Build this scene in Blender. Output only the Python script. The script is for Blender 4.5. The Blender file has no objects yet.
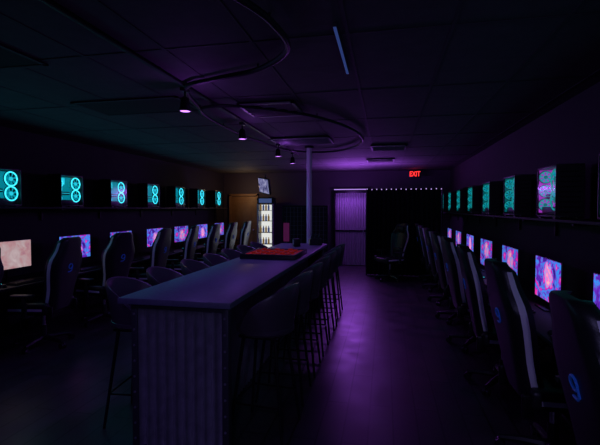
import bpy, bmesh, math, random
from mathutils import Vector, Matrix
random.seed(4)
scene = bpy.context.scene
try:
    scene.view_settings.view_transform = 'Standard'
except Exception:
    pass
COL = scene.collection
H = 2.7          # ceiling height
XL, XR, YB, YF = -4.85, 1.75, 12.0, -1.5

# ------------------------------------------------------------------ materials
def nt(name):
    m = bpy.data.materials.new(name); m.use_nodes = True
    n = m.node_tree; b = n.nodes['Principled BSDF']
    return m, n, b
def mat(name, col, rough=0.5, metal=0.0, spec=0.5, emit=None, es=0.0, noise=None, bump=None, coat=0):
    m, n, b = nt(name)
    b.inputs['Base Color'].default_value = (*col, 1)
    b.inputs['Roughness'].default_value = rough
    b.inputs['Metallic'].default_value = metal
    b.inputs['Specular IOR Level'].default_value = spec
    b.inputs['Coat Weight'].default_value = coat
    if emit:
        b.inputs['Emission Color'].default_value = (*emit, 1)
        b.inputs['Emission Strength'].default_value = es
    if noise or bump:
        tc = n.nodes.new('ShaderNodeTexCoord')
        no = n.nodes.new('ShaderNodeTexNoise')
        sc = (noise or bump)[0]
        no.inputs['Scale'].default_value = sc; no.inputs['Detail'].default_value = 6
        n.links.new(tc.outputs['Object'], no.inputs['Vector'])
        if noise:
            mx = n.nodes.new('ShaderNodeMix'); mx.data_type = 'RGBA'
            mx.inputs[6].default_value = (*[c*(1-noise[1]) for c in col], 1)
            mx.inputs[7].default_value = (*[min(1, c*(1+noise[1])) for c in col], 1)
            n.links.new(no.outputs['Fac'], mx.inputs[0]); n.links.new(mx.outputs[2], b.inputs['Base Color'])
        if bump:
            bp = n.nodes.new('ShaderNodeBump'); bp.inputs['Strength'].default_value = bump[1]
            bp.inputs['Distance'].default_value = 0.01
            n.links.new(no.outputs['Fac'], bp.inputs['Height']); n.links.new(bp.outputs['Normal'], b.inputs['Normal'])
    return m
def emis(name, col, s):
    m = bpy.data.materials.new(name); m.use_nodes = True
    n = m.node_tree; n.nodes.clear()
    e = n.nodes.new('ShaderNodeEmission'); o = n.nodes.new('ShaderNodeOutputMaterial')
    e.inputs[0].default_value = (*col, 1); e.inputs[1].default_value = s
    n.links.new(e.outputs[0], o.inputs[0]); return m
def glassm(name, tint=(1, 1, 1)):
    m = bpy.data.materials.new(name); m.use_nodes = True
    n = m.node_tree; n.nodes.clear()
    t = n.nodes.new('ShaderNodeBsdfTransparent'); g = n.nodes.new('ShaderNodeBsdfGlossy')
    mx = n.nodes.new('ShaderNodeMixShader'); o = n.nodes.new('ShaderNodeOutputMaterial')
    t.inputs[0].default_value = (*tint, 1); g.inputs['Roughness'].default_value = 0.12
    mx.inputs[0].default_value = 0.025
    n.links.new(t.outputs[0], mx.inputs[1]); n.links.new(g.outputs[0], mx.inputs[2])
    n.links.new(mx.outputs[0], o.inputs[0]); return m

M = {}
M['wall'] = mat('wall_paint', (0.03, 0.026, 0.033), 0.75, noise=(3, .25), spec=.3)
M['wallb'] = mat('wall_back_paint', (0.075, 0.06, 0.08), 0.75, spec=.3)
M['tile'] = mat('ceiling_tile', (0.075, 0.07, 0.077), 0.8, noise=(9, .3), bump=(60, .3), spec=.3)
M['tbar'] = mat('ceiling_tbar', (0.055, 0.052, 0.06), 0.7, 0.0, spec=.2)
M['vent'] = mat('vent_metal', (0.18, 0.18, 0.19), 0.5, 0.2)
M['roll'] = mat('service_door_steel', (0.45, 0.42, 0.5), 0.5, 0.2)
M['dark'] = mat('dark_void', (0.004, 0.004, 0.004), 0.9)
M['blk'] = mat('black_plastic', (0.015, 0.015, 0.017), 0.4)
M['cable'] = mat('black_cable', (0.010, 0.010, 0.012), 0.55, spec=.3)
M['blkm'] = mat('black_metal', (0.02, 0.02, 0.022), 0.35, 0.6)
M['pu'] = mat('chair_pu_leather', (0.012, 0.012, 0.015), 0.42, bump=(120, .1))
M['trim'] = mat('chair_white_trim', (0.85, 0.83, 0.9), 0.45)
M['logo'] = mat('chair_blue_logo', (0.03, 0.16, 0.7), 0.5, emit=(0.02, 0.12, 0.8), es=0.05)  # slight glow put in by emission, the logo is no lamp
M['stool'] = mat('stool_leather', (0.07, 0.05, 0.07), 0.38, bump=(90, .15))
M['desk'] = mat('desk_laminate', (0.015, 0.015, 0.017), 0.6)
M['steel'] = mat('galvanised_steel', (0.65, 0.65, 0.7), 0.28, 0.85, noise=(14, .4))
M['frame'] = mat('counter_black_angle', (0.06, 0.06, 0.07), 0.45, 0.4)
M['pole'] = mat('painted_pole', (0.7, 0.68, 0.75), 0.35, 0.0)
M['red'] = mat('red_felt', (0.75, 0.04, 0.02), 0.7, emit=(0.9, .06, .03), es=.04, spec=.2)  # felt looks lit partly through its own emission
M['pink'] = mat('poster_pink', (0.5, 0.06, 0.3), 0.6, emit=(0.8, .08, .4), es=.05)
M['wood'] = mat('door_wood', (0.32, 0.17, 0.07), 0.5, noise=(8, .3))
M['glass'] = glassm('tempered_glass', (.9, .92, .95))
M['curtain'] = mat('black_curtain', (0.009, 0.007, 0.011), 0.95, spec=.1)
M['pcb'] = mat('pcb_board', (0.01, 0.03, 0.035), 0.5, emit=(0.0, 0.42, 0.55), es=.50)  # teal fill light of the case put into the board as emission
M['teal'] = emis('fan_ring_teal', (0.05, 0.78, 0.95), 1.7)
M['tealhub'] = emis('fan_hub_teal', (0.02, 0.65, 0.8), 1.0)
M['pcbR'] = mat('pcb_board_dim', (0.01, 0.03, 0.035), 0.5, emit=(0.0, 0.40, 0.45), es=.30)  # weaker teal light, also set as the board's emission
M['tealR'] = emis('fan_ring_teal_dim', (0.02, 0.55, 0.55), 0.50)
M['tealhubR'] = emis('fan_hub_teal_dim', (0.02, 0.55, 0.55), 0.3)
M['inner'] = mat('case_interior_wall', (0.03, 0.08, 0.09), .5, emit=(0.0, .35, .4), es=.25)  # teal light on the end wall put in as emission
M['innerP'] = mat('case_interior_wall_violet', (0.05, 0.03, 0.09), .5, emit=(0.45, .04, .6), es=.7)  # violet light on the end wall, set by emission
M['pcbP'] = mat('pcb_board_violet', (0.02, 0.01, 0.05), 0.5, emit=(0.45, 0.04, 0.65), es=.7)  # violet light inside the case, put into the board's emission
M['violet'] = emis('spot_lens_violet', (0.6, 0.22, 1.0), 2.5)
M['ledv'] = emis('led_tube_violet', (0.55, 0.3, 1.0), 1.0)
M['strip'] = emis('ceiling_blue_strip', (0.07, 0.13, 0.5), 0.30)
M['exit'] = emis('exit_red', (1.0, 0.03, 0.03), 2.0)
M['cool'] = emis('cooler_interior', (0.85, 0.84, 0.78), 1.0)
M['drink1'] = mat('drink_amber', (0.6, 0.3, 0.05), 0.3, emit=(.6, .35, .1), es=.3)
M['drink2'] = mat('drink_blue', (0.1, 0.2, 0.6), 0.3, emit=(.2, .3, .7), es=.2)
M['bulb'] = emis('fairy_bulb', (0.6, 0.4, 1.0), 1.0)
M['white'] = mat('white_keycap', (0.3, 0.3, 0.34), 0.5)
M['tealblade'] = mat('fan_blade', (0.05, 0.2, 0.2), .4, emit=(0, .5, .65), es=.55)

m, n, b = nt('floor_planks'); M['floor'] = m
tc = n.nodes.new('ShaderNodeTexCoord'); mp = n.nodes.new('ShaderNodeMapping')
mp.inputs['Rotation'].default_value = (0, 0, math.pi/2)
br = n.nodes.new('ShaderNodeTexBrick'); br.inputs['Scale'].default_value = 1.0
br.inputs['Brick Width'].default_value = 1.2; br.inputs['Row Height'].default_value = 0.18
br.inputs['Mortar Size'].default_value = 0.006
br.inputs['Color1'].default_value = (0.09, 0.075, 0.08, 1); br.inputs['Color2'].default_value = (0.05, 0.045, 0.05, 1)
br.inputs['Mortar'].default_value = (0.015, 0.015, 0.015, 1)
no = n.nodes.new('ShaderNodeTexNoise'); no.inputs['Scale'].default_value = 4; no.inputs['Detail'].default_value = 8
mx = n.nodes.new('ShaderNodeMix'); mx.data_type = 'RGBA'; mx.blend_type = 'MULTIPLY'; mx.inputs[0].default_value = .7
n.links.new(tc.outputs['Object'], mp.inputs[0]); n.links.new(mp.outputs[0], br.inputs['Vector'])
n.links.new(tc.outputs['Object'], no.inputs['Vector'])
n.links.new(br.outputs['Color'], mx.inputs[6]); n.links.new(no.outputs['Color'], mx.inputs[7])
n.links.new(mx.outputs[2], b.inputs['Base Color'])
mr = n.nodes.new('ShaderNodeMapRange'); mr.inputs[1].default_value = .3; mr.inputs[2].default_value = .7
mr.inputs[3].default_value = .33; mr.inputs[4].default_value = .45
b.inputs['Specular IOR Level'].default_value = .42
n.links.new(no.outputs['Fac'], mr.inputs[0]); n.links.new(mr.outputs[0], b.inputs['Roughness'])

M['top'] = mat('counter_laminate', (0.12, 0.12, 0.18), 0.42, noise=(30, .3), spec=.5)

def screen_mat(name, ramp, s, seed, sun=.30, scale=8):
    m = bpy.data.materials.new(name); m.use_nodes = True
    n = m.node_tree; n.nodes.clear(); L = n.links.new
    tc = n.nodes.new('ShaderNodeTexCoord')
    vs = n.nodes.new('ShaderNodeVectorMath'); vs.operation = 'SUBTRACT'; vs.inputs[1].default_value = (0, 0.02, 0.30)
    L(tc.outputs['Object'], vs.inputs[0])
    ml = n.nodes.new('ShaderNodeVectorMath'); ml.operation = 'MULTIPLY'; ml.inputs[1].default_value = (0, 1, 1)
    L(vs.outputs[0], ml.inputs[0])
    ln = n.nodes.new('ShaderNodeVectorMath'); ln.operation = 'LENGTH'; L(ml.outputs[0], ln.inputs[0])
    no = n.nodes.new('ShaderNodeTexNoise'); no.noise_dimensions = '4D'; no.inputs['W'].default_value = seed
    no.inputs['Scale'].default_value = scale; no.inputs['Detail'].default_value = 5; no.inputs['Distortion'].default_value = 1.2
    L(tc.outputs['Object'], no.inputs['Vector'])
    sm = n.nodes.new('ShaderNodeMapRange'); sm.inputs[1].default_value = .14; sm.inputs[2].default_value = .07
    sm.inputs[3].default_value = 0; sm.inputs[4].default_value = sun; L(ln.outputs['Value'], sm.inputs[0])
    ad = n.nodes.new('ShaderNodeMath'); ad.operation = 'ADD'; L(no.outputs['Fac'], ad.inputs[0]); L(sm.outputs[0], ad.inputs[1])
    su = n.nodes.new('ShaderNodeMath'); su.operation = 'SUBTRACT'; su.inputs[1].default_value = sun*.35; L(ad.outputs[0], su.inputs[0])
    cr = n.nodes.new('ShaderNodeValToRGB'); L(su.outputs[0], cr.inputs[0])
    els = cr.color_ramp.elements
    while len(els) < len(ramp): els.new(0.5)
    for e, (p, c) in zip(els, ramp): e.position = p; e.color = (*c, 1)
    e = n.nodes.new('ShaderNodeEmission'); e.inputs[1].default_value = s; L(cr.outputs[0], e.inputs[0])
    o = n.nodes.new('ShaderNodeOutputMaterial'); L(e.outputs[0], o.inputs[0]); return m
syn = [(0.24, (0.02, 0.01, 0.20)), (0.33, (0.15, 0.02, 0.55)), (0.40, (0.02, .30, 0.95)), (0.45, (0.22, 0.02, 0.55)), (0.53, (0.95, 0.03, 0.45)), (0.62, (0.10, .45, .95)), (0.72, (1.0, 0.15, 0.6)), (.8, (1.0, .5, .5))]
M['scrA'] = screen_mat('screen_synthwave', syn, 1.0, 1.0)
M['scrB'] = screen_mat('screen_synthwave_dim', syn, 0.8, 3.7, scale=6.5)
M['scrC'] = screen_mat('screen_pale', [(0.2, (0.45, 0.18, .28)), (.42, (.60, .33, .36)), (.55, (.62, .45, .48)), (.75, (.75, .6, .62))], 0.72, 5, .1)
M['tvscr'] = screen_mat('tv_menu', [(0.3, (0.03, 0.03, 0.10)), (.5, (.18, .18, .38)), (.7, (.5, .5, .7))], 0.9, 2, 0)

# ------------------------------------------------------------------ mesh builder
class B:
    def __init__(s): s.v = []; s.f = []; s.m = []; s.sm = []; s.mats = []
    def mi(s, k):
        if k not in s.mats: s.mats.append(k)
        return s.mats.index(k)
    def add(s, vs, fs, k, smooth=False, mtx=None):
        o = len(s.v); i = s.mi(k)
        s.v += [tuple(mtx @ Vector(p)) if mtx else tuple(p) for p in vs]
        s.f += [tuple(a+o for a in f) for f in fs]
        s.m += [i]*len(fs); s.sm += [smooth]*len(fs)
    def box(s, c, d, k, bev=0.0, rot=None, seg=2):
        bm = bmesh.new(); bmesh.ops.create_cube(bm, size=1)
        for v in bm.verts: v.co = Vector((v.co.x*d[0], v.co.y*d[1], v.co.z*d[2]))
        if bev: bmesh.ops.bevel(bm, geom=bm.edges[:], offset=min(bev, min(d)*.49), segments=seg, affect='EDGES', profile=.5)
        R = Matrix.Translation(c) @ (rot.to_4x4() if rot else Matrix())
        bm.verts.index_update()
        s.add([v.co.copy() for v in bm.verts], [[v.index for v in f.verts] for f in bm.faces], k, bool(bev), R); bm.free()
    def tube(s, pts, r, k, n=10, closed=False, caps=True):
        pts = [Vector(p) for p in pts]; N = len(pts)
        rr = r if isinstance(r, (list, tuple)) else [r]*N
        up = Vector((0, 0, 1))
        vs = []
        for i, p in enumerate(pts):
            a = pts[(i-1) % N] if (closed or i > 0) else p
            c = pts[(i+1) % N] if (closed or i < N-1) else p
            t = (c-a).normalized()
            u = up if abs(t.dot(up)) < .95 else Vector((1, 0, 0))
            x = t.cross(u).normalized(); y = x.cross(t)
            for j in range(n):
                an = 2*math.pi*j/n
                vs.append(p + (x*math.cos(an)+y*math.sin(an))*rr[i])
        fs = []
        for i in range(N if closed else N-1):
            for j in range(n):
                a = i*n+j; b2 = i*n+(j+1) % n; c = ((i+1) % N)*n+(j+1) % n; d = ((i+1) % N)*n+j
                fs.append((a, b2, c, d))
        if not closed and caps:
            fs.append(tuple(range(n))[::-1]); fs.append(tuple((N-1)*n+j for j in range(n)))
        s.add(vs, fs, k, True)
    def loft(s, rings, k, caps=True, matf=None, smooth=True):
        n = len(rings[0]); vs = [p for r in rings for p in r]; fs = {}
        for i in range(len(rings)-1):
            for j in range(n):
                kk = (matf(i, j) if matf else None) or k
                fs.setdefault(kk, []).append((i*n+j, i*n+(j+1) % n, (i+1)*n+(j+1) % n, (i+1)*n+j))
        if caps:
            fs.setdefault(k, []).append(tuple(range(n))[::-1]); fs[k].append(tuple((len(rings)-1)*n+j for j in range(n)))
        for kk, ff in fs.items():
            s.add(vs, ff, kk, smooth)
    def torus(s, c, R, r, k, axis='x', n=28):
        pts = []
        for i in range(n):
            a = 2*math.pi*i/n
            u, w = R*math.cos(a), R*math.sin(a)
            pts.append({'x': (c[0], c[1]+u, c[2]+w), 'z': (c[0]+u, c[1]+w, c[2]), 'y': (c[0]+u, c[1], c[2]+w)}[axis])
        s.tube(pts, r, k, 8, closed=True)
    def mesh(s, name):
        me = bpy.data.meshes.new(name); me.from_pydata(s.v, [], s.f)
        for k in s.mats: me.materials.append(M[k])
        me.polygons.foreach_set('material_index', s.m); me.polygons.foreach_set('use_smooth', s.sm)
        bm = bmesh.new(); bm.from_mesh(me)
        bmesh.ops.remove_doubles(bm, verts=bm.verts, dist=1e-5)
        loose = [v for v in bm.verts if not v.link_faces]
        bmesh.ops.delete(bm, geom=loose, context='VERTS')
        bmesh.ops.recalc_face_normals(bm, faces=bm.faces)
        bm.to_mesh(me); bm.free()
        try: me.set_sharp_from_angle(angle=math.radians(42))
        except Exception: pass
        me.update(); return me
def obj(name, me, loc=(0, 0, 0), rz=0.0, parent=None):
    if isinstance(me, B): me = me.mesh(name)
    o = bpy.data.objects.new(name, me); COL.objects.link(o)
    o.location = loc; o.rotation_euler = (0, 0, rz)
    if parent: o.parent = parent
    return o
def simple(name, c, d, k, bev=0):
    b_ = B(); b_.box((0, 0, 0), d, k, bev); return obj(name, b_, c)
def light(name, typ, loc, col, e, rot=(0, 0, 0), **kw):
    l = bpy.data.lights.new(name, typ); l.color = col; l.energy = e
    for k_, v_ in kw.items(): setattr(l, k_, v_)
    o = bpy.data.objects.new(name, l); COL.objects.link(o); o.location = loc; o.rotation_euler = rot
    return o

# ------------------------------------------------------------------ shell
W, D = XR-XL, YB-YF
cx, cy = (XL+XR)/2, (YB+YF)/2
simple('floor', (cx, cy, -.05), (W+.2, D+.2, .1), 'floor')
simple('ceiling', (cx, cy, H+.05), (W+.2, D+.2, .1), 'tile')
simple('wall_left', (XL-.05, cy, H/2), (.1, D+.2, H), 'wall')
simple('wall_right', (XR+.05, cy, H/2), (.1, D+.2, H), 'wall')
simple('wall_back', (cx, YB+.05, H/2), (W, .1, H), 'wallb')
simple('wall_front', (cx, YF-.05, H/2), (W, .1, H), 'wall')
for nm, x, y, sx, sy in (('left', XL+.006, cy, .012, D), ('right', XR-.006, cy, .012, D)):
    simple('baseboard_'+nm, (x, y, .05), (sx, sy, .1), 'blk')
g = B()
x = XL+.35
while x < XR:
    g.box((x, cy, H-.002), (.024, D, .004), 'tbar'); x += .61
y = YF+.4
while y < YB:
    g.box((cx, y, H-.0025), (W, .024, .003), 'tbar'); y += 1.22
obj('ceiling_grid', g)

def vent(x, y, w, d):
    b_ = B(); t = .03
    b_.box((0, 0, -.006), (w, d, .01), 'dark')
    for sx in (-1, 1):
        b_.box((sx*(w/2-t/2), 0, -.014), (t, d, .022), 'vent'); b_.box((0, sx*(d/2-t/2), -.014), (w, t, .022), 'vent')
    nn = int(d/.09)
    for i in range(1, nn):
        b_.box((0, -d/2+i*d/nn, -.020), (w-.04, .04, .004), 'vent', rot=Matrix.Rotation(-.5, 3, 'X'))
    b_.box((0, 0, -.016), (.02, d-.04, .012), 'vent')
    obj('ceiling_air_vent', b_, (x, y, H-.008))
vent(-1.17, 4.25, .58, .58); vent(-1.25, 6.3, .9, .58)
vent(.05, 7.3, .58, .58); vent(-.1, 9.2, .58, .58)
def tray(x, y, w, d):
    b_ = B(); b_.box((0, 0, -.004), (w, d, .006), 'dark'); t = .03  # recess depth put in as a flat dark sheet, no lamp
    for sx in (-1, 1):
        b_.box((sx*(w/2-t/2), 0, -.006), (t, d, .01), 'tbar'); b_.box((0, sx*(d/2-t/2), -.006), (w, t, .01), 'tbar')
    obj('ceiling_recess_panel', b_, (x, y, H-.004))
tray(-2.5, 3.9, 1.15, .58); tray(-3.0, 2.35, 1.15, .58)

# ------------------------------------------------------------------ gaming chair (faces +X)
def chair_mesh():
    b_ = B()
    for i in range(5):
        a = 2*math.pi*i/5+.3; c_, s_ = math.cos(a), math.sin(a)
        b_.tube([(0.04*c_, .04*s_, .10), (.18*c_, .18*s_, .095), (.31*c_, .31*s_, .075)], [.032, .027, .02], 'blk', 8)
        t = Vector((-s_, c_, 0))
        for sg in (-1, 1):
            p = Vector((.31*c_, .31*s_, .032))+t*sg*.016
            b_.tube([p-t*.011, p+t*.011], .032, 'blk', 14)
    b_.tube([(0, 0, .07), (0, 0, .25)], .035, 'blk', 14); b_.tube([(0, 0, .24), (0, 0, .40)], .022, 'steel', 12)
    b_.box((-.02, 0, .405), (.30, .22, .04), 'blkm', .01)
    b_.box((.02, 0, .475), (.50, .40, .10), 'pu', .035, seg=3)
    for sg in (-1, 1):
        b_.box((.02, sg*.225, .495), (.50, .09, .13), 'pu', .035, seg=3)
        b_.box((.03, sg*.271, .485), (.40, .006, .03), 'trim', .002)
        b_.box((-.02, sg*.30, .42), (.06, .14, .025), 'blk', .006)
        b_.box((-.02, sg*.345, .53), (.05, .03, .24), 'blk', .008)
        b_.box((.0, sg*.345, .665), (.25, .085, .03), 'blk', .012)
        b_.box((-.235, sg*.235, .45), (.07, .03, .14), 'blkm', .01)
    prof = [(.46, .17), (.50, .20), (.56, .215), (.64, .215), (.72, .225), (.82, .255), (.92, .28), (1.0, .285), (1.06, .27), (1.11, .235), (1.16, .205), (1.21, .195), (1.25, .185), (1.28, .16), (1.30, .11)]
    rings = []
    for i, (z, w) in enumerate(prof):
        ox = -.245-(z-.45)*.20
        k = 1.0
        if z > 1.05: k = max(.5, 1-(z-1.05)*1.6)
        if z > 1.27: k = .35
        if z < .5: k = .6
        half = [(0, 0), (0, .5*w), (.006, .8*w), (.025, .95*w), (.055, w), (.06+.035*k, w), (.06+.075*k, .93*w), (.06+.07*k, .80*w), (.045+.03*k, .62*w), (.045+.02*k, .3*w)]
        ring = [(ox+a, bb, z) for a, bb in half] + [(ox+.045+.02*k, 0, z)] + [(ox+a, -bb, z) for a, bb in half[:0:-1]]
        rings.append(ring)
    nn = len(rings[0])
    def mf(i, j):
        if 0 < i < 12 and j in (4, nn-5): return 'trim'
        return None
    b_.loft(rings, 'pu', True, mf)
    for sg in (-1, 1):
        b_.box((-.245-.65*.2-.008+.07, sg*.085, 1.10), (.12, .085, .035), 'blkm', .012, rot=Matrix.Rotation(.2*sg, 3, 'X'))
    b_.box((-.245-.135+.085, 0, 1.17), (.06, .24, .12), 'pu', .03, seg=3)
    b_.box((-.245-.05+.09, 0, .66), (.07, .30, .17), 'pu', .03, seg=3)
    def P(yy, zz): return (-.245-(zz-.45)*.2-.004, yy, zz)
    arc = [P(.035*math.cos(t_), .955+.028*math.sin(t_)) for t_ in [math.radians(a) for a in range(-30, 331, 20)]]
    b_.tube(arc, .006, 'logo', 6)
    b_.tube([P(-.035, .955), P(-.035, .91), P(-.01, .892), P(.034, .892)], .006, 'logo', 6)
    return b_.mesh('gaming_chair')
CH = chair_mesh()

# ------------------------------------------------------------------ bar stool (faces +X)
def stool_mesh():
    b_ = B()
    for sx in (-1, 1):
        for sy in (-1, 1):
            b_.tube([(sx*.12, sy*.12, .72), (sx*.20, sy*.20, 0.0)], [.014, .010], 'blkm', 8)
    q = .175
    b_.tube([(q, q, .25), (q, -q, .25), (-q, -q, .25), (-q, q, .25)], .008, 'blkm', 8, closed=True)
    b_.box((0, 0, .725), (.30, .30, .02), 'blkm', .006)
    rings = []
    for z, r in ((.735, .15), (.74, .19), (.76, .215), (.785, .215), (.80, .19), (.803, .1)):
        rings.append([(r*math.cos(a)*1.0, r*math.sin(a)*1.02, z) for a in [2*math.pi*i/28 for i in range(28)]])
    b_.loft(rings, 'stool')
    N = 22; ri = []
    for i in range(N+1):
        t = -1+2*i/N; a = math.pi + t*math.radians(112)
        top = .80+.27*(math.cos(t*math.pi/2)**.55 if abs(t) < 1 else 0)+.02
        sec = []
        for (rr, z) in ((.205, .745), (.235, top*.6+.745*.4), (.255, top-.01), (.247, top+.008), (.232, top), (.212, top*.6+.745*.4), (.185, .76)):
            sec.append((rr*math.cos(a), rr*math.sin(a), z))
        ri.append(sec)
    b_.loft(ri, 'stool')
    return b_.mesh('bar_stool')
ST = stool_mesh()

# ------------------------------------------------------------------ PC tower (glass faces +X)
def pc_mesh():
    b_ = B(); w, d, h = .22, .44, .47
    b_.box((0, 0, .022), (w, d, .018), 'blk', .004); b_.box((0, 0, h-.01), (w, d, .02), 'blk', .004)
    for sx in (-1, 1):
        for sy in (-1, 1):
            b_.box((sx*.085, sy*.17, .0065), (.03, .05, .013), 'blk')
            b_.box((sx*(w/2-.005), sy*(d/2-.005), h/2+.01), (.010, .010, h-.04), 'blk')
    b_.box((-w/2+.004, 0, h/2+.01), (.006, d-.02, h-.04), 'blk')
    for sy in (-1, 1):
        b_.box((0, sy*(d/2-.003), h/2+.01), (w-.02, .005, h-.04), 'blk')
        for i in range(9):
            b_.box((0, sy*(d/2+.001), .06+i*.043), (w-.06, .004, .012), 'blkm')
    xx = w/2-.002
    b_.add([(xx, -d/2+.01, .03), (xx, d/2-.01, .03), (xx, d/2-.01, h-.02), (xx, -d/2+.01, h-.02)], [(0, 1, 2, 3)], 'glass')
    b_.box((-.05, 0, .26), (.006, .40, .36), 'pcb')
    b_.box((-.01, -.01, .07), (.17, .36, .07), 'blk', .004)
    b_.box((.0, -.08, .20), (.11, .18, .045), 'blkm', .006)
    b_.box((.056, -.08, .20), (.003, .16, .008), 'tealhub')
    for i in range(4): b_.box((-.035, .0-.012*i, .38), (.02, .004, .10), 'tealhub')
    b_.box((.025, -.212, .25), (.14, .004, .40), 'inner')
    def fan(c, R, ax='x'):
        T = Matrix.Translation(c) @ (Matrix.Rotation(math.pi/2, 4, 'Z') if ax == 'y' else Matrix())
        f = B()
        f.torus((0, 0, 0), R, R*.10, 'teal')
        f.torus((-.01, 0, 0), R*1.12, R*.07, 'blk')
        f.tube([(-.012, 0, 0), (.004, 0, 0)], R*.3, 'tealhub', 16)
        for i in range(7):
            a = 2*math.pi*i/7; a2 = a+.55
            p = [(-.006, R*.3*math.cos(a), R*.3*math.sin(a)), (.002, R*.3*math.cos(a2), R*.3*math.sin(a2)),
                 (.002, R*.92*math.cos(a2), R*.92*math.sin(a2)), (-.008, R*.92*math.cos(a+.1), R*.92*math.sin(a+.1))]
            f.add(p, [(0, 1, 2, 3)], 'tealblade')
        for mk in f.mats:
            idx = f.mats.index(mk)
            for smf in (True, False):
                ff = [fc for fc, mi_, sm_ in zip(f.f, f.m, f.sm) if mi_ == idx and sm_ == smf]
                if ff: b_.add(f.v, ff, mk, smf, T)
    fan((.075, .105, .345), .085); fan((.075, .105, .165), .085)
    fan((-.01, -.10, .345), .05)
    for z in (.385, .255, .125): fan((.045, -.195, z), .052, 'y')
    return b_
pb = pc_mesh(); PC_L = pb.mesh('pc_tower')
PC_R = PC_L.copy(); PC_P = PC_L.copy()
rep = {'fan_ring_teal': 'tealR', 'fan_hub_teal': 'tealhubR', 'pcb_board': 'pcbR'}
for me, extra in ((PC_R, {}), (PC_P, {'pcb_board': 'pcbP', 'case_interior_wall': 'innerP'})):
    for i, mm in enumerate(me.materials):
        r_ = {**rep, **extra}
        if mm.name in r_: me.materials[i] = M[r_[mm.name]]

# ------------------------------------------------------------------ monitor (faces +X), origin desk level
def mon_mesh(scr, w, h, zc):
    b_ = B()
    b_.box((-.012, 0, zc), (.022, w, h), 'blk', .005)
    b_.box((-.035, 0, zc), (.03, .26, .16), 'blk', .01)
    b_.add([(.0005, -w/2+.008, zc-h/2+.014), (.0005, w/2-.008, zc-h/2+.014), (.0005, w/2-.008, zc+h/2-.008), (.0005, -w/2+.008, zc+h/2-.008)], [(0, 1, 2, 3)], scr)
    b_.tube([(-.06, 0, .01), (-.06, 0, zc+.03)], .018, 'blkm', 10)
    b_.box((-.04, 0, .006), (.2, .25, .012), 'blkm', .004)
    return b_.mesh('gaming_monitor')
MON = {k: mon_mesh(k, .62, .36, .325) for k in ('scrA', 'scrB', 'scrC')}
MONR = {k: mon_mesh(k, .64, .40, .255) for k in ('scrA', 'scrB')}
def kb_mesh():
    b_ = B(); b_.box((0, 0, .011), (.14, .44, .02), 'blk', .004)
    for r in range(5):
        for c_ in range(14):
            b_.box((-.05+r*.025, -.2+c_*.0305, .024), (.019, .025, .008), 'blkm')
    return b_.mesh('keyboard')
KB = kb_mesh()
def mouse_mesh():
    b_ = B(); rings = []
    for z, k in ((0, .9), (.012, 1), (.026, .8), (.035, .4)):
        rings.append([(.055*k*math.cos(a), .03*k*math.sin(a), z) for a in [2*math.pi*i/16 for i in range(16)]])
    b_.loft(rings, 'blk'); b_.tube([(-.03, 0, .034), (-.015, 0, .034)], .005, 'tealhub', 8); return b_.mesh('computer_mouse')
MS = mouse_mesh()

# ------------------------------------------------------------------ stations
def bench(x0, x1, y0, y1, wallside):
    b_ = B(); b_.box(((x0+x1)/2, (y0+y1)/2, .725), (x1-x0, y1-y0, .03), 'desk', .004)
    n_ = max(1, round((y1-y0)/1.15))
    for i in range(n_+1):
        yy = y0+.03+(y1-y0-.06)*i/n_
        xx = x1-.08 if wallside > 0 else x0+.08
        b_.box((xx, yy, .355), (.06, .05, .71), 'blkm'); b_.box(((x0+x1)/2, yy, .70), (x1-x0-.06, .04, .02), 'blkm')
    obj('gaming_desk', b_)
def shelf(x0, x1, y0, y1, z, s):
    b_ = B(); b_.box(((x0+x1)/2, (y0+y1)/2, z-.0125), (x1-x0, y1-y0, .025), 'desk', .004)
    n_ = int((y1-y0)/1.15)
    for i in range(n_+1):
        yy = y0+.1+(y1-y0-.2)*i/n_
        xx = x1-.01 if s > 0 else x0+.01
        b_.box((xx, yy, z-.11), (.02, .03, .16), 'desk')
        b_.box(((x0+x1)/2, yy, z-.035), (x1-x0-.04, .03, .02), 'desk')
    obj('pc_shelf', b_)
bench(1.10, 1.745, 1.1, 10.15, 1); shelf(1.40, 1.745, 1.1, 11.9, 1.549, 1)
bench(-4.845, -4.15, 2.5, 11.4, -1); shelf(-4.845, -4.46, 2.5, 11.4, 1.659, -1)
TEAL = (0.02, 0.62, 0.85)
for k in range(-1, 8):
    Y = 2.9+1.15*k+.02
    if k <= 6:
        obj('gaming_monitor', MONR['scrA' if k in (1, 0, 4) else 'scrB'], (1.43, Y, .74), math.pi+random.uniform(-.03, .03))
        obj('keyboard', KB, (1.20, Y, .74), math.pi); obj('computer_mouse', MS, (1.20, Y+.32, .74), math.pi)
        obj('gaming_chair', CH, (1.08, Y, 0), random.uniform(-.06, .06) if k != 0 else .02)
    obj('pc_tower', PC_P if k == 1 else PC_R, (1.53, Y+.04, 1.55), math.pi)
    light('pc_glow', 'AREA', (1.40, Y+.04, 1.80), (0.05, .65, .75), .15, (0, math.radians(90), 0), shape='RECTANGLE', size=.36, size_y=.36)
for k in range(-1, 7):
    Y = 4.2+1.09*k
    obj('gaming_monitor', MON['scrC' if k == 0 else ('scrA' if k % 2 else 'scrB')], (-4.5, Y+.05, .74), random.uniform(-.03, .03))
    obj('keyboard', KB, (-4.27, Y+.05, .74)); obj('computer_mouse', MS, (-4.27, Y-.28, .74))
    obj('gaming_chair', CH, (-4.0, Y, 0), math.pi+random.uniform(-.25, .25))
    obj('pc_tower', PC_L, (-4.60, Y, 1.66), 0)
    light('pc_glow', 'AREA', (-4.47, Y, 1.90), TEAL, .75, (0, math.radians(-90), 0), shape='RECTANGLE', size=.38, size_y=.38)

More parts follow.
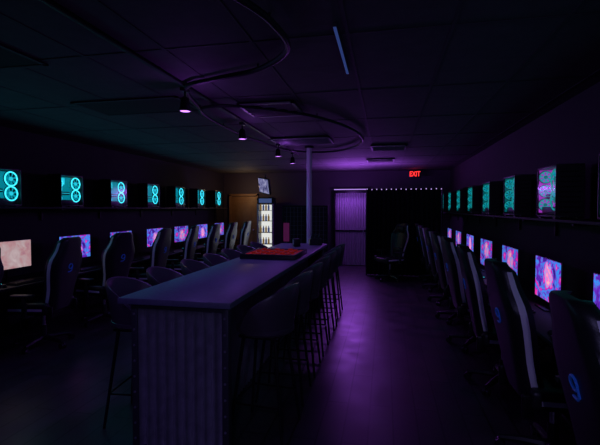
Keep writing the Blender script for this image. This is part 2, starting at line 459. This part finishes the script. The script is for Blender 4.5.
# ------------------------------------------------------------------ counter
b_ = B()
x0, x1, y0, y1 = -1.73, -.94, 2.42, 6.85
b_.box(((x0+x1)/2, (y0+y1)/2, 1.03), (x1-x0, y1-y0, .04), 'top', .004)
def corrug(xa, ya, xb, yb, z0, z1, pitch=.068, amp=.017):
    a = Vector((xa, ya, 0)); c = Vector((xb, yb, 0)); L = (c-a).length; t = (c-a)/L; nrm = Vector((t.y, -t.x, 0))
    N = int(L/pitch*10); vs = []; fs = []
    for i in range(N+1):
        p = a+t*(L*i/N)+nrm*amp*math.sin(2*math.pi*i/10)
        vs += [(p.x, p.y, z0), (p.x, p.y, z1)]
        if i: fs.append((2*i-2, 2*i, 2*i+1, 2*i-1))
    b_.add(vs, fs, 'steel', True)
corrug(x0+.10, y0+.058, x1-.07, y0+.058, .02, 1.0)
b_.box(((x0+x1)/2, y0+.10, .505), (x1-x0-.16, .04, .99), 'frame')
for xx in (x0+.10, x1-.05):
    b_.box((xx, y0+.062, .505), (.045, .06, 1.01), 'frame', .004)
    for i in range(9): b_.tube([(xx, y0+.028, .1+i*.105), (xx, y0+.034, .1+i*.105)], .008, 'steel', 8)
b_.box(((x0+x1)/2+.02, y0+.060, .995), (x1-x0-.16, .06, .03), 'frame'); b_.box(((x0+x1)/2+.02, y0+.060, .02), (x1-x0-.16, .06, .04), 'frame')
xm = (x0+x1)/2
b_.box((xm, (y0+y1)/2, .505), (.14, y1-y0-.3, .99), 'frame')
corrug(xm+.09, y0+.13, xm+.09, y1-.2, .02, 1.0); corrug(xm-.09, y1-.2, xm-.09, y0+.13, .02, 1.0)
b_.box((xm, y1-.12, .505), (x1-x0-.12, .05, 1.01), 'frame')
obj('bar_counter', b_)

for i in range(7):
    yy = 2.92+i*.59
    obj('bar_stool', ST, (-.86, yy, 0), math.pi+random.uniform(-.12, .12))
    obj('bar_stool', ST, (-1.88+random.uniform(-.02, .02), yy-.02, 0), random.uniform(-.12, .12))

b_ = B(); b_.box((0, 0, .02), (.66, .74, .04), 'blk', .004); b_.box((0, 0, .043), (.64, .72, .006), 'red')
for sx in (-1, 1):
    b_.box((sx*.32, 0, .045), (.02, .74, .03), 'blk', .004); b_.box((0, sx*.36, .045), (.64, .02, .03), 'blk', .004)
for i in range(6):
    for j in range(6):
        if (i+j) % 2: b_.tube([(-.22+i*.088, -.28+j*.112, .046), (-.22+i*.088, -.28+j*.112, .068)], .032, 'red', 12)
        else: b_.box((-.22+i*.088, -.28+j*.112, .0475), (.05, .07, .003), 'blkm')
obj('red_game_board', b_, (-1.33, 4.95, 1.05))
b_ = B(); b_.box((0, 0, .01), (.2, .14, .02), 'blk', .004)
for sx in (-1, 1): b_.box((sx*.095, 0, .05), (.01, .14, .10), 'blk')
for sy in (-1, 1): b_.box((0, sy*.065, .05), (.2, .01, .10), 'blk')
for i in (-1, 0, 1):
    b_.tube([(i*.055, 0, .02), (i*.055, 0, .12), (i*.055, 0, .15), (i*.055, 0, .19)], [.024, .024, .010, .009], 'blk', 12)
obj('condiment_caddy', b_, (-1.1, 6.6, 1.05), .3)
b_ = B(); b_.box((0, 0, .06), (.10, .16, .12), 'blkm', .01); b_.box((-.051, 0, .065), (.004, .11, .07), 'white')
obj('napkin_dispenser', b_, (-1.35, 6.3, 1.05), .4)

b_ = B(); b_.tube([(0, 0, 0.0), (0, 0, H)], .045, 'pole', 20); b_.tube([(0, 0, 0), (0, 0, .03)], .09, 'blkm', 20); b_.tube([(0, 0, H-.03), (0, 0, H)], .08, 'blkm', 20)
obj('support_pole', b_, (-1.28, 7.02, 0))

# ------------------------------------------------------------------ ceiling track + spots
def smooth_pts(pts, closed):
    N = len(pts); out = []
    P_ = [Vector((a, c, 0)) for a, c in pts]
    rng = range(N) if closed else range(N-1)
    for i in rng:
        g_ = lambda j: P_[j % N] if closed else P_[max(0, min(N-1, j))]
        p0, p1, p2, p3 = g_(i-1), g_(i), g_(i+1), g_(i+2)
        for s_ in range(8):
            t = s_/8
            out.append(.5*((2*p1)+(-p0+p2)*t+(2*p0-5*p1+4*p2-p3)*t*t+(-p0+3*p1-3*p2+p3)*t**3))
    if not closed: out.append(P_[-1])
    return [(p.x, p.y, H-.04) for p in out]
b_ = B()
oval = [(-1.87, 4.0), (-1.35, 4.0), (-.75, 4.6), (-.38, 5.6), (-.38, 6.6), (-.9, 7.4), (-1.6, 7.2), (-1.9, 6.0), (-1.98, 4.9)]
b_.tube(smooth_pts(oval, True), .016, 'cable', 8, closed=True)
tail = [(-.72, 1.9), (-.62, 2.2), (-.62, 2.62), (-.92, 2.95), (-1.33, 3.1), (-1.68, 3.3), (-1.87, 4.0)]
b_.tube(smooth_pts(tail, False), .020, 'cable', 8)
for p in oval[::2]+tail[1::2]:
    b_.tube([(p[0], p[1], H-.045), (p[0], p[1], H-.001)], .007, 'blkm', 8)
obj('ceiling_cable_track', b_)
b_ = B(); b_.box((-1.68, 3.5, H-.012), (.035, 9.0, .024), 'cable', .003); obj('track_light_rail', b_)
VI = (0.42, 0.10, 0.95)
def spot_mesh():
    b_ = B()
    b_.box((0, 0, -.025), (.05, .09, .03), 'blkm', .005)
    b_.tube([(0, 0, -.03), (0, 0, -.09)], .008, 'blkm', 8)
    b_.tube([(0, 0, -.085), (0, 0, -.10), (0, 0, -.155), (0, 0, -.20)], [.02, .036, .042, .05], 'blkm', 20, caps=True)
    b_.tube([(0, 0, -.2005), (0, 0, -.204)], .042, 'violet', 20)
    b_.torus((0, 0, -.203), .047, .005, 'blkm', 'z')
    return b_.mesh('track_spotlight')
SP = spot_mesh()
for yy, en in ((-.4, 30), (1.3, 22), (3.3, 17), (4.75, 16), (6.44, 16), (7.5, 16)):
    obj('track_spotlight', SP, (-1.68, yy, H-.024))
    light('spot_beam', 'SPOT', (-1.66, yy, H-.24), (0.28, .16, 1.0), en, (0, math.radians(12), 0), spot_size=math.radians(150), spot_blend=1.0, shadow_soft_size=.05)
    if yy > 3: light('ceiling_fill', 'POINT', (-1.60, yy, H-.30), VI, 2.0, shadow_soft_size=.04)  # points added beside the heads to tint the ceiling violet
# spotlight added out of view behind the camera to brighten the chair trims
obj('track_spotlight', SP, (.1, -1.1, H))
p0 = Vector((.1, -1.1, H-.26)); dr = Vector((.35, 3.2, 0.9))-p0
light('spot_beam', 'SPOT', p0, (.42, .36, 1.0), 50, dr.to_track_quat('-Z', 'Y').to_euler(), spot_size=math.radians(80), spot_blend=1.0, shadow_soft_size=.05)

b_ = B(); b_.box((0, 0, -.01), (.022, .86, .02), 'blk'); b_.box((0, 0, -.0215), (.018, .84, .003), 'strip')
obj('ceiling_led_strip', b_, (-.29, 2.82, H))

# ------------------------------------------------------------------ back area
b_ = B(); xa, xb, yy = -.43, 1.30, 10.3; N = 160; vs = []; fs = []
for i in range(N+1):
    xx = xa+(xb-xa)*i/N
    for z in (.02, .7, 1.4, 2.10):
        vs.append((xx, yy+.035*math.sin(i*.62)*(1.2-.25*z)+.01*math.sin(i*.23+z), z))
    if i:
        for q in range(3): fs.append(((i-1)*4+q, i*4+q, i*4+q+1, (i-1)*4+q+1))
b_.add(vs, fs, 'curtain', True)
b_.tube([(xa-.02, yy, 2.11), (xb+.04, yy, 2.11)], .014, 'blkm', 10)
for xx in (xa-.01, xb+.03): b_.tube([(xx, yy, 0), (xx, yy, 2.12)], .018, 'blkm', 10)
obj('partition_curtain', b_)
b_ = B()
pts = [(xa+(xb-xa)*i/60, yy-.05, 2.13-.012*abs(math.sin(i*.33))) for i in range(61)]
b_.tube(pts, .003, 'blk', 6)
for i in range(0, 61, 4):
    p = pts[i]; b_.tube([(p[0], p[1], p[2]-.005), (p[0], p[1], p[2]-.03)], [.008, .011], 'bulb', 8)
obj('fairy_lights', b_)
obj('gaming_chair', CH, (.12, 9.65, 0), math.radians(215))

b_ = B(); gx0, gx1, gy = -1.42, -.50, 11.9
for xx in (gx0, gx1): b_.box((xx, gy, 1.07), (.06, .08, 2.14), 'blkm', .004)
b_.box(((gx0+gx1)/2, gy, 2.11), (gx1-gx0, .08, .06), 'blkm')
vs = []; fs = []; N = 96
for i in range(N+1):
    xx = gx0+.03+(gx1-gx0-.06)*i/N; y_ = gy+.015*math.sin(2*math.pi*i/8)
    vs += [(xx, y_, .02), (xx, y_, 2.08)]
    if i: fs.append((2*i-2, 2*i, 2*i+1, 2*i-1))
b_.add(vs, fs, 'roll', True)
b_.box(((gx0+gx1)/2, gy-.02, 1.0), (gx1-gx0-.06, .02, .05), 'blkm')
b_.tube([(gx1-.1, gy-.03, .95), (gx1-.1, gy-.07, .95), (gx1-.1, gy-.07, 1.1), (gx1-.1, gy-.03, 1.1)], .01, 'steel', 8)
obj('door_1', b_)
b_ = B(); b_.box((0, 0, 0), (.96, .03, .04), 'blkm'); b_.box((0, -.018, 0), (.94, .006, .022), 'ledv')
obj('led_tube_lamp', b_, (-.96, 11.83, 2.18))
light('led_tube_glow', 'AREA', (-.96, 11.78, 2.16), VI, 22, (math.radians(-60), 0, 0), shape='RECTANGLE', size=.9, size_y=.05)
light('doorway_glow', 'POINT', (-.95, 11.2, 2.0), VI, 10, shadow_soft_size=.1)
light('ceiling_wash', 'AREA', (-.5, 10.0, 2.16), VI, 34, (math.radians(180), 0, 0), shape='RECTANGLE', size=1.6, size_y=.3)  # added upward fill for the violet ceiling, no lamp stands here
light('aisle_wash', 'SPOT', (-.2, 8.5, 2.6), VI, 34, (math.radians(-20), 0, 0), spot_size=math.radians(110), spot_blend=1, shadow_soft_size=.2)

b_ = B(); fx0, fx1, fy = -2.70, -1.50, 10.9
for xx in (fx0, (fx0+fx1)/2, fx1): b_.box((xx, fy, .86), (.04, .04, 1.72), 'blkm')
b_.box(((fx0+fx1)/2, fy, 1.70), (fx1-fx0, .04, .04), 'blkm'); b_.box(((fx0+fx1)/2, fy, .05), (fx1-fx0, .04, .04), 'blkm')
b_.box(((fx0+fx1)/2, fy+.01, .87), (fx1-fx0, .01, 1.64), 'wall')
for i in range(1, 12): b_.box((fx0+(fx1-fx0)*i/12, fy-.01, .87), (.008, .008, 1.64), 'vent')
for i in range(1, 14): b_.box(((fx0+fx1)/2, fy-.012, .1+i*.12), (fx1-fx0, .006, .006), 'vent')
b_.box((fx0+.09, fy-.025, 1.0), (.16, .006, .50), 'pink')
obj('partition_screen', b_)

b_ = B(); w, d, h = .46, .5, 1.95
b_.box((0, d/2-.02, h/2), (w, .04, h), 'blk')
for sx in (-1, 1): b_.box((sx*(w/2-.02), 0, h/2), (.04, d, h), 'blk')
b_.box((0, 0, .12), (w, d, .24), 'blk', .01); b_.box((0, 0, h-.09), (w, d, .18), 'blk', .01)
b_.box((0, d/2-.045, 1.0), (w-.08, .005, 1.5), 'cool')
b_.box((.0, -d/2-.005, h-.09), (w-.1, .006, .12), 'drink2')
for z in (.26, .62, .95, 1.28, 1.58):
    b_.box((0, .02, z), (w-.08, .38, .01), 'vent')
    for i in range(4):
        xx = -.15+i*.075; b_.tube([(xx, -.12, z+.005), (xx, -.12, z+.13), (xx, -.12, z+.16), (xx, -.12, z+.2)], [.028, .028, .013, .012], 'drink1' if (i+int(z*10)) % 2 else 'drink2', 10)
for sx in (-1, 1): b_.box((sx*(w/2-.02), -d/2-.01, 1.0), (.04, .025, 1.54), 'pole')
b_.add([(-w/2+.04, -d/2-.01, .25), (w/2-.04, -d/2-.01, .25), (w/2-.04, -d/2-.01, 1.75), (-w/2+.04, -d/2-.01, 1.75)], [(0, 1, 2, 3)], 'glass')
b_.box((w/2-.03, -d/2-.04, 1.0), (.015, .02, .5), 'steel')
obj('beverage_cooler', b_, (-3.34, 11.5, 0), .12)
light('cooler_light', 'AREA', (-3.34, 11.15, 1.1), (.75, .8, 1), 2.2, (math.radians(-90), 0, 0), shape='RECTANGLE', size=.36, size_y=1.4)

b_ = B(); b_.box((0, 0, 1.0), (.78, .05, 2.0), 'wood', .004)
for z, hh in ((.5, .7), (1.45, .8)): b_.box((0, -.028, z), (.56, .01, hh), 'wood', .004)
for sx in (-1, 1): b_.box((sx*.42, -.005, 1.03), (.06, .07, 2.06), 'wood')
b_.box((0, -.005, 2.05), (.9, .07, .06), 'wood'); b_.tube([(.33, -.03, 1), (.33, -.09, 1)], .02, 'steel', 12)
obj('door_2', b_, (-4.2, YB-.04, 0))
light('door_warm', 'POINT', (-3.9, 11.3, 2.2), (1, .6, .28), 5.0, shadow_soft_size=.05)

b_ = B(); b_.box((0, 0, 0), (.66, .05, .40), 'blk', .006)
b_.add([(-.31, -.0265, -.18), (.31, -.0265, -.18), (.31, -.0265, .18), (-.31, -.0265, .18)], [(0, 1, 2, 3)], 'tvscr')
b_.tube([(0, .04, 0), (0, .06, .28)], .015, 'blkm', 8)
o = obj('hanging_television', b_, (-3.02, 10.2, 2.22)); o.rotation_euler = (math.radians(10), math.radians(8), math.radians(-50))

b_ = B(); b_.box((0, 0, 0), (.34, .05, .20), 'blk', .006)
b_.tube([(0, 0, .09), (0, 0, .135)], .01, 'blkm', 8)
es = obj('exit_sign', b_, (.78, 11.6, H-.135))
cu = bpy.data.curves.new('exit_text', 'FONT'); cu.body = 'EXIT'; cu.size = .19; cu.align_x = 'CENTER'; cu.align_y = 'CENTER'; cu.extrude = .002; cu.offset = .003
to = bpy.data.objects.new('exit_letters', cu); COL.objects.link(to); to.parent = es
to.location = (0, -.028, 0); to.rotation_euler = (math.pi/2, 0, 0); to.scale = (.72, 1, 1); cu.materials.append(M['exit'])
light('exit_glow', 'POINT', (.78, 11.5, H-.15), (1, .03, .02), .25, shadow_soft_size=.05)

w = bpy.data.worlds.new('World'); scene.world = w; w.use_nodes = True
w.node_tree.nodes['Background'].inputs[0].default_value = (0.2, 0.2, 0.5, 1); w.node_tree.nodes['Background'].inputs[1].default_value = 0.002
cam = bpy.data.cameras.new('cam'); co = bpy.data.objects.new('camera', cam); COL.objects.link(co)
cam.sensor_width = 36; cam.lens = 36*414/600; cam.clip_start = .02
co.location = (0, 0, 1.64); co.rotation_euler = (math.radians(90-1.94), 0, math.radians(11.6))
scene.camera = co
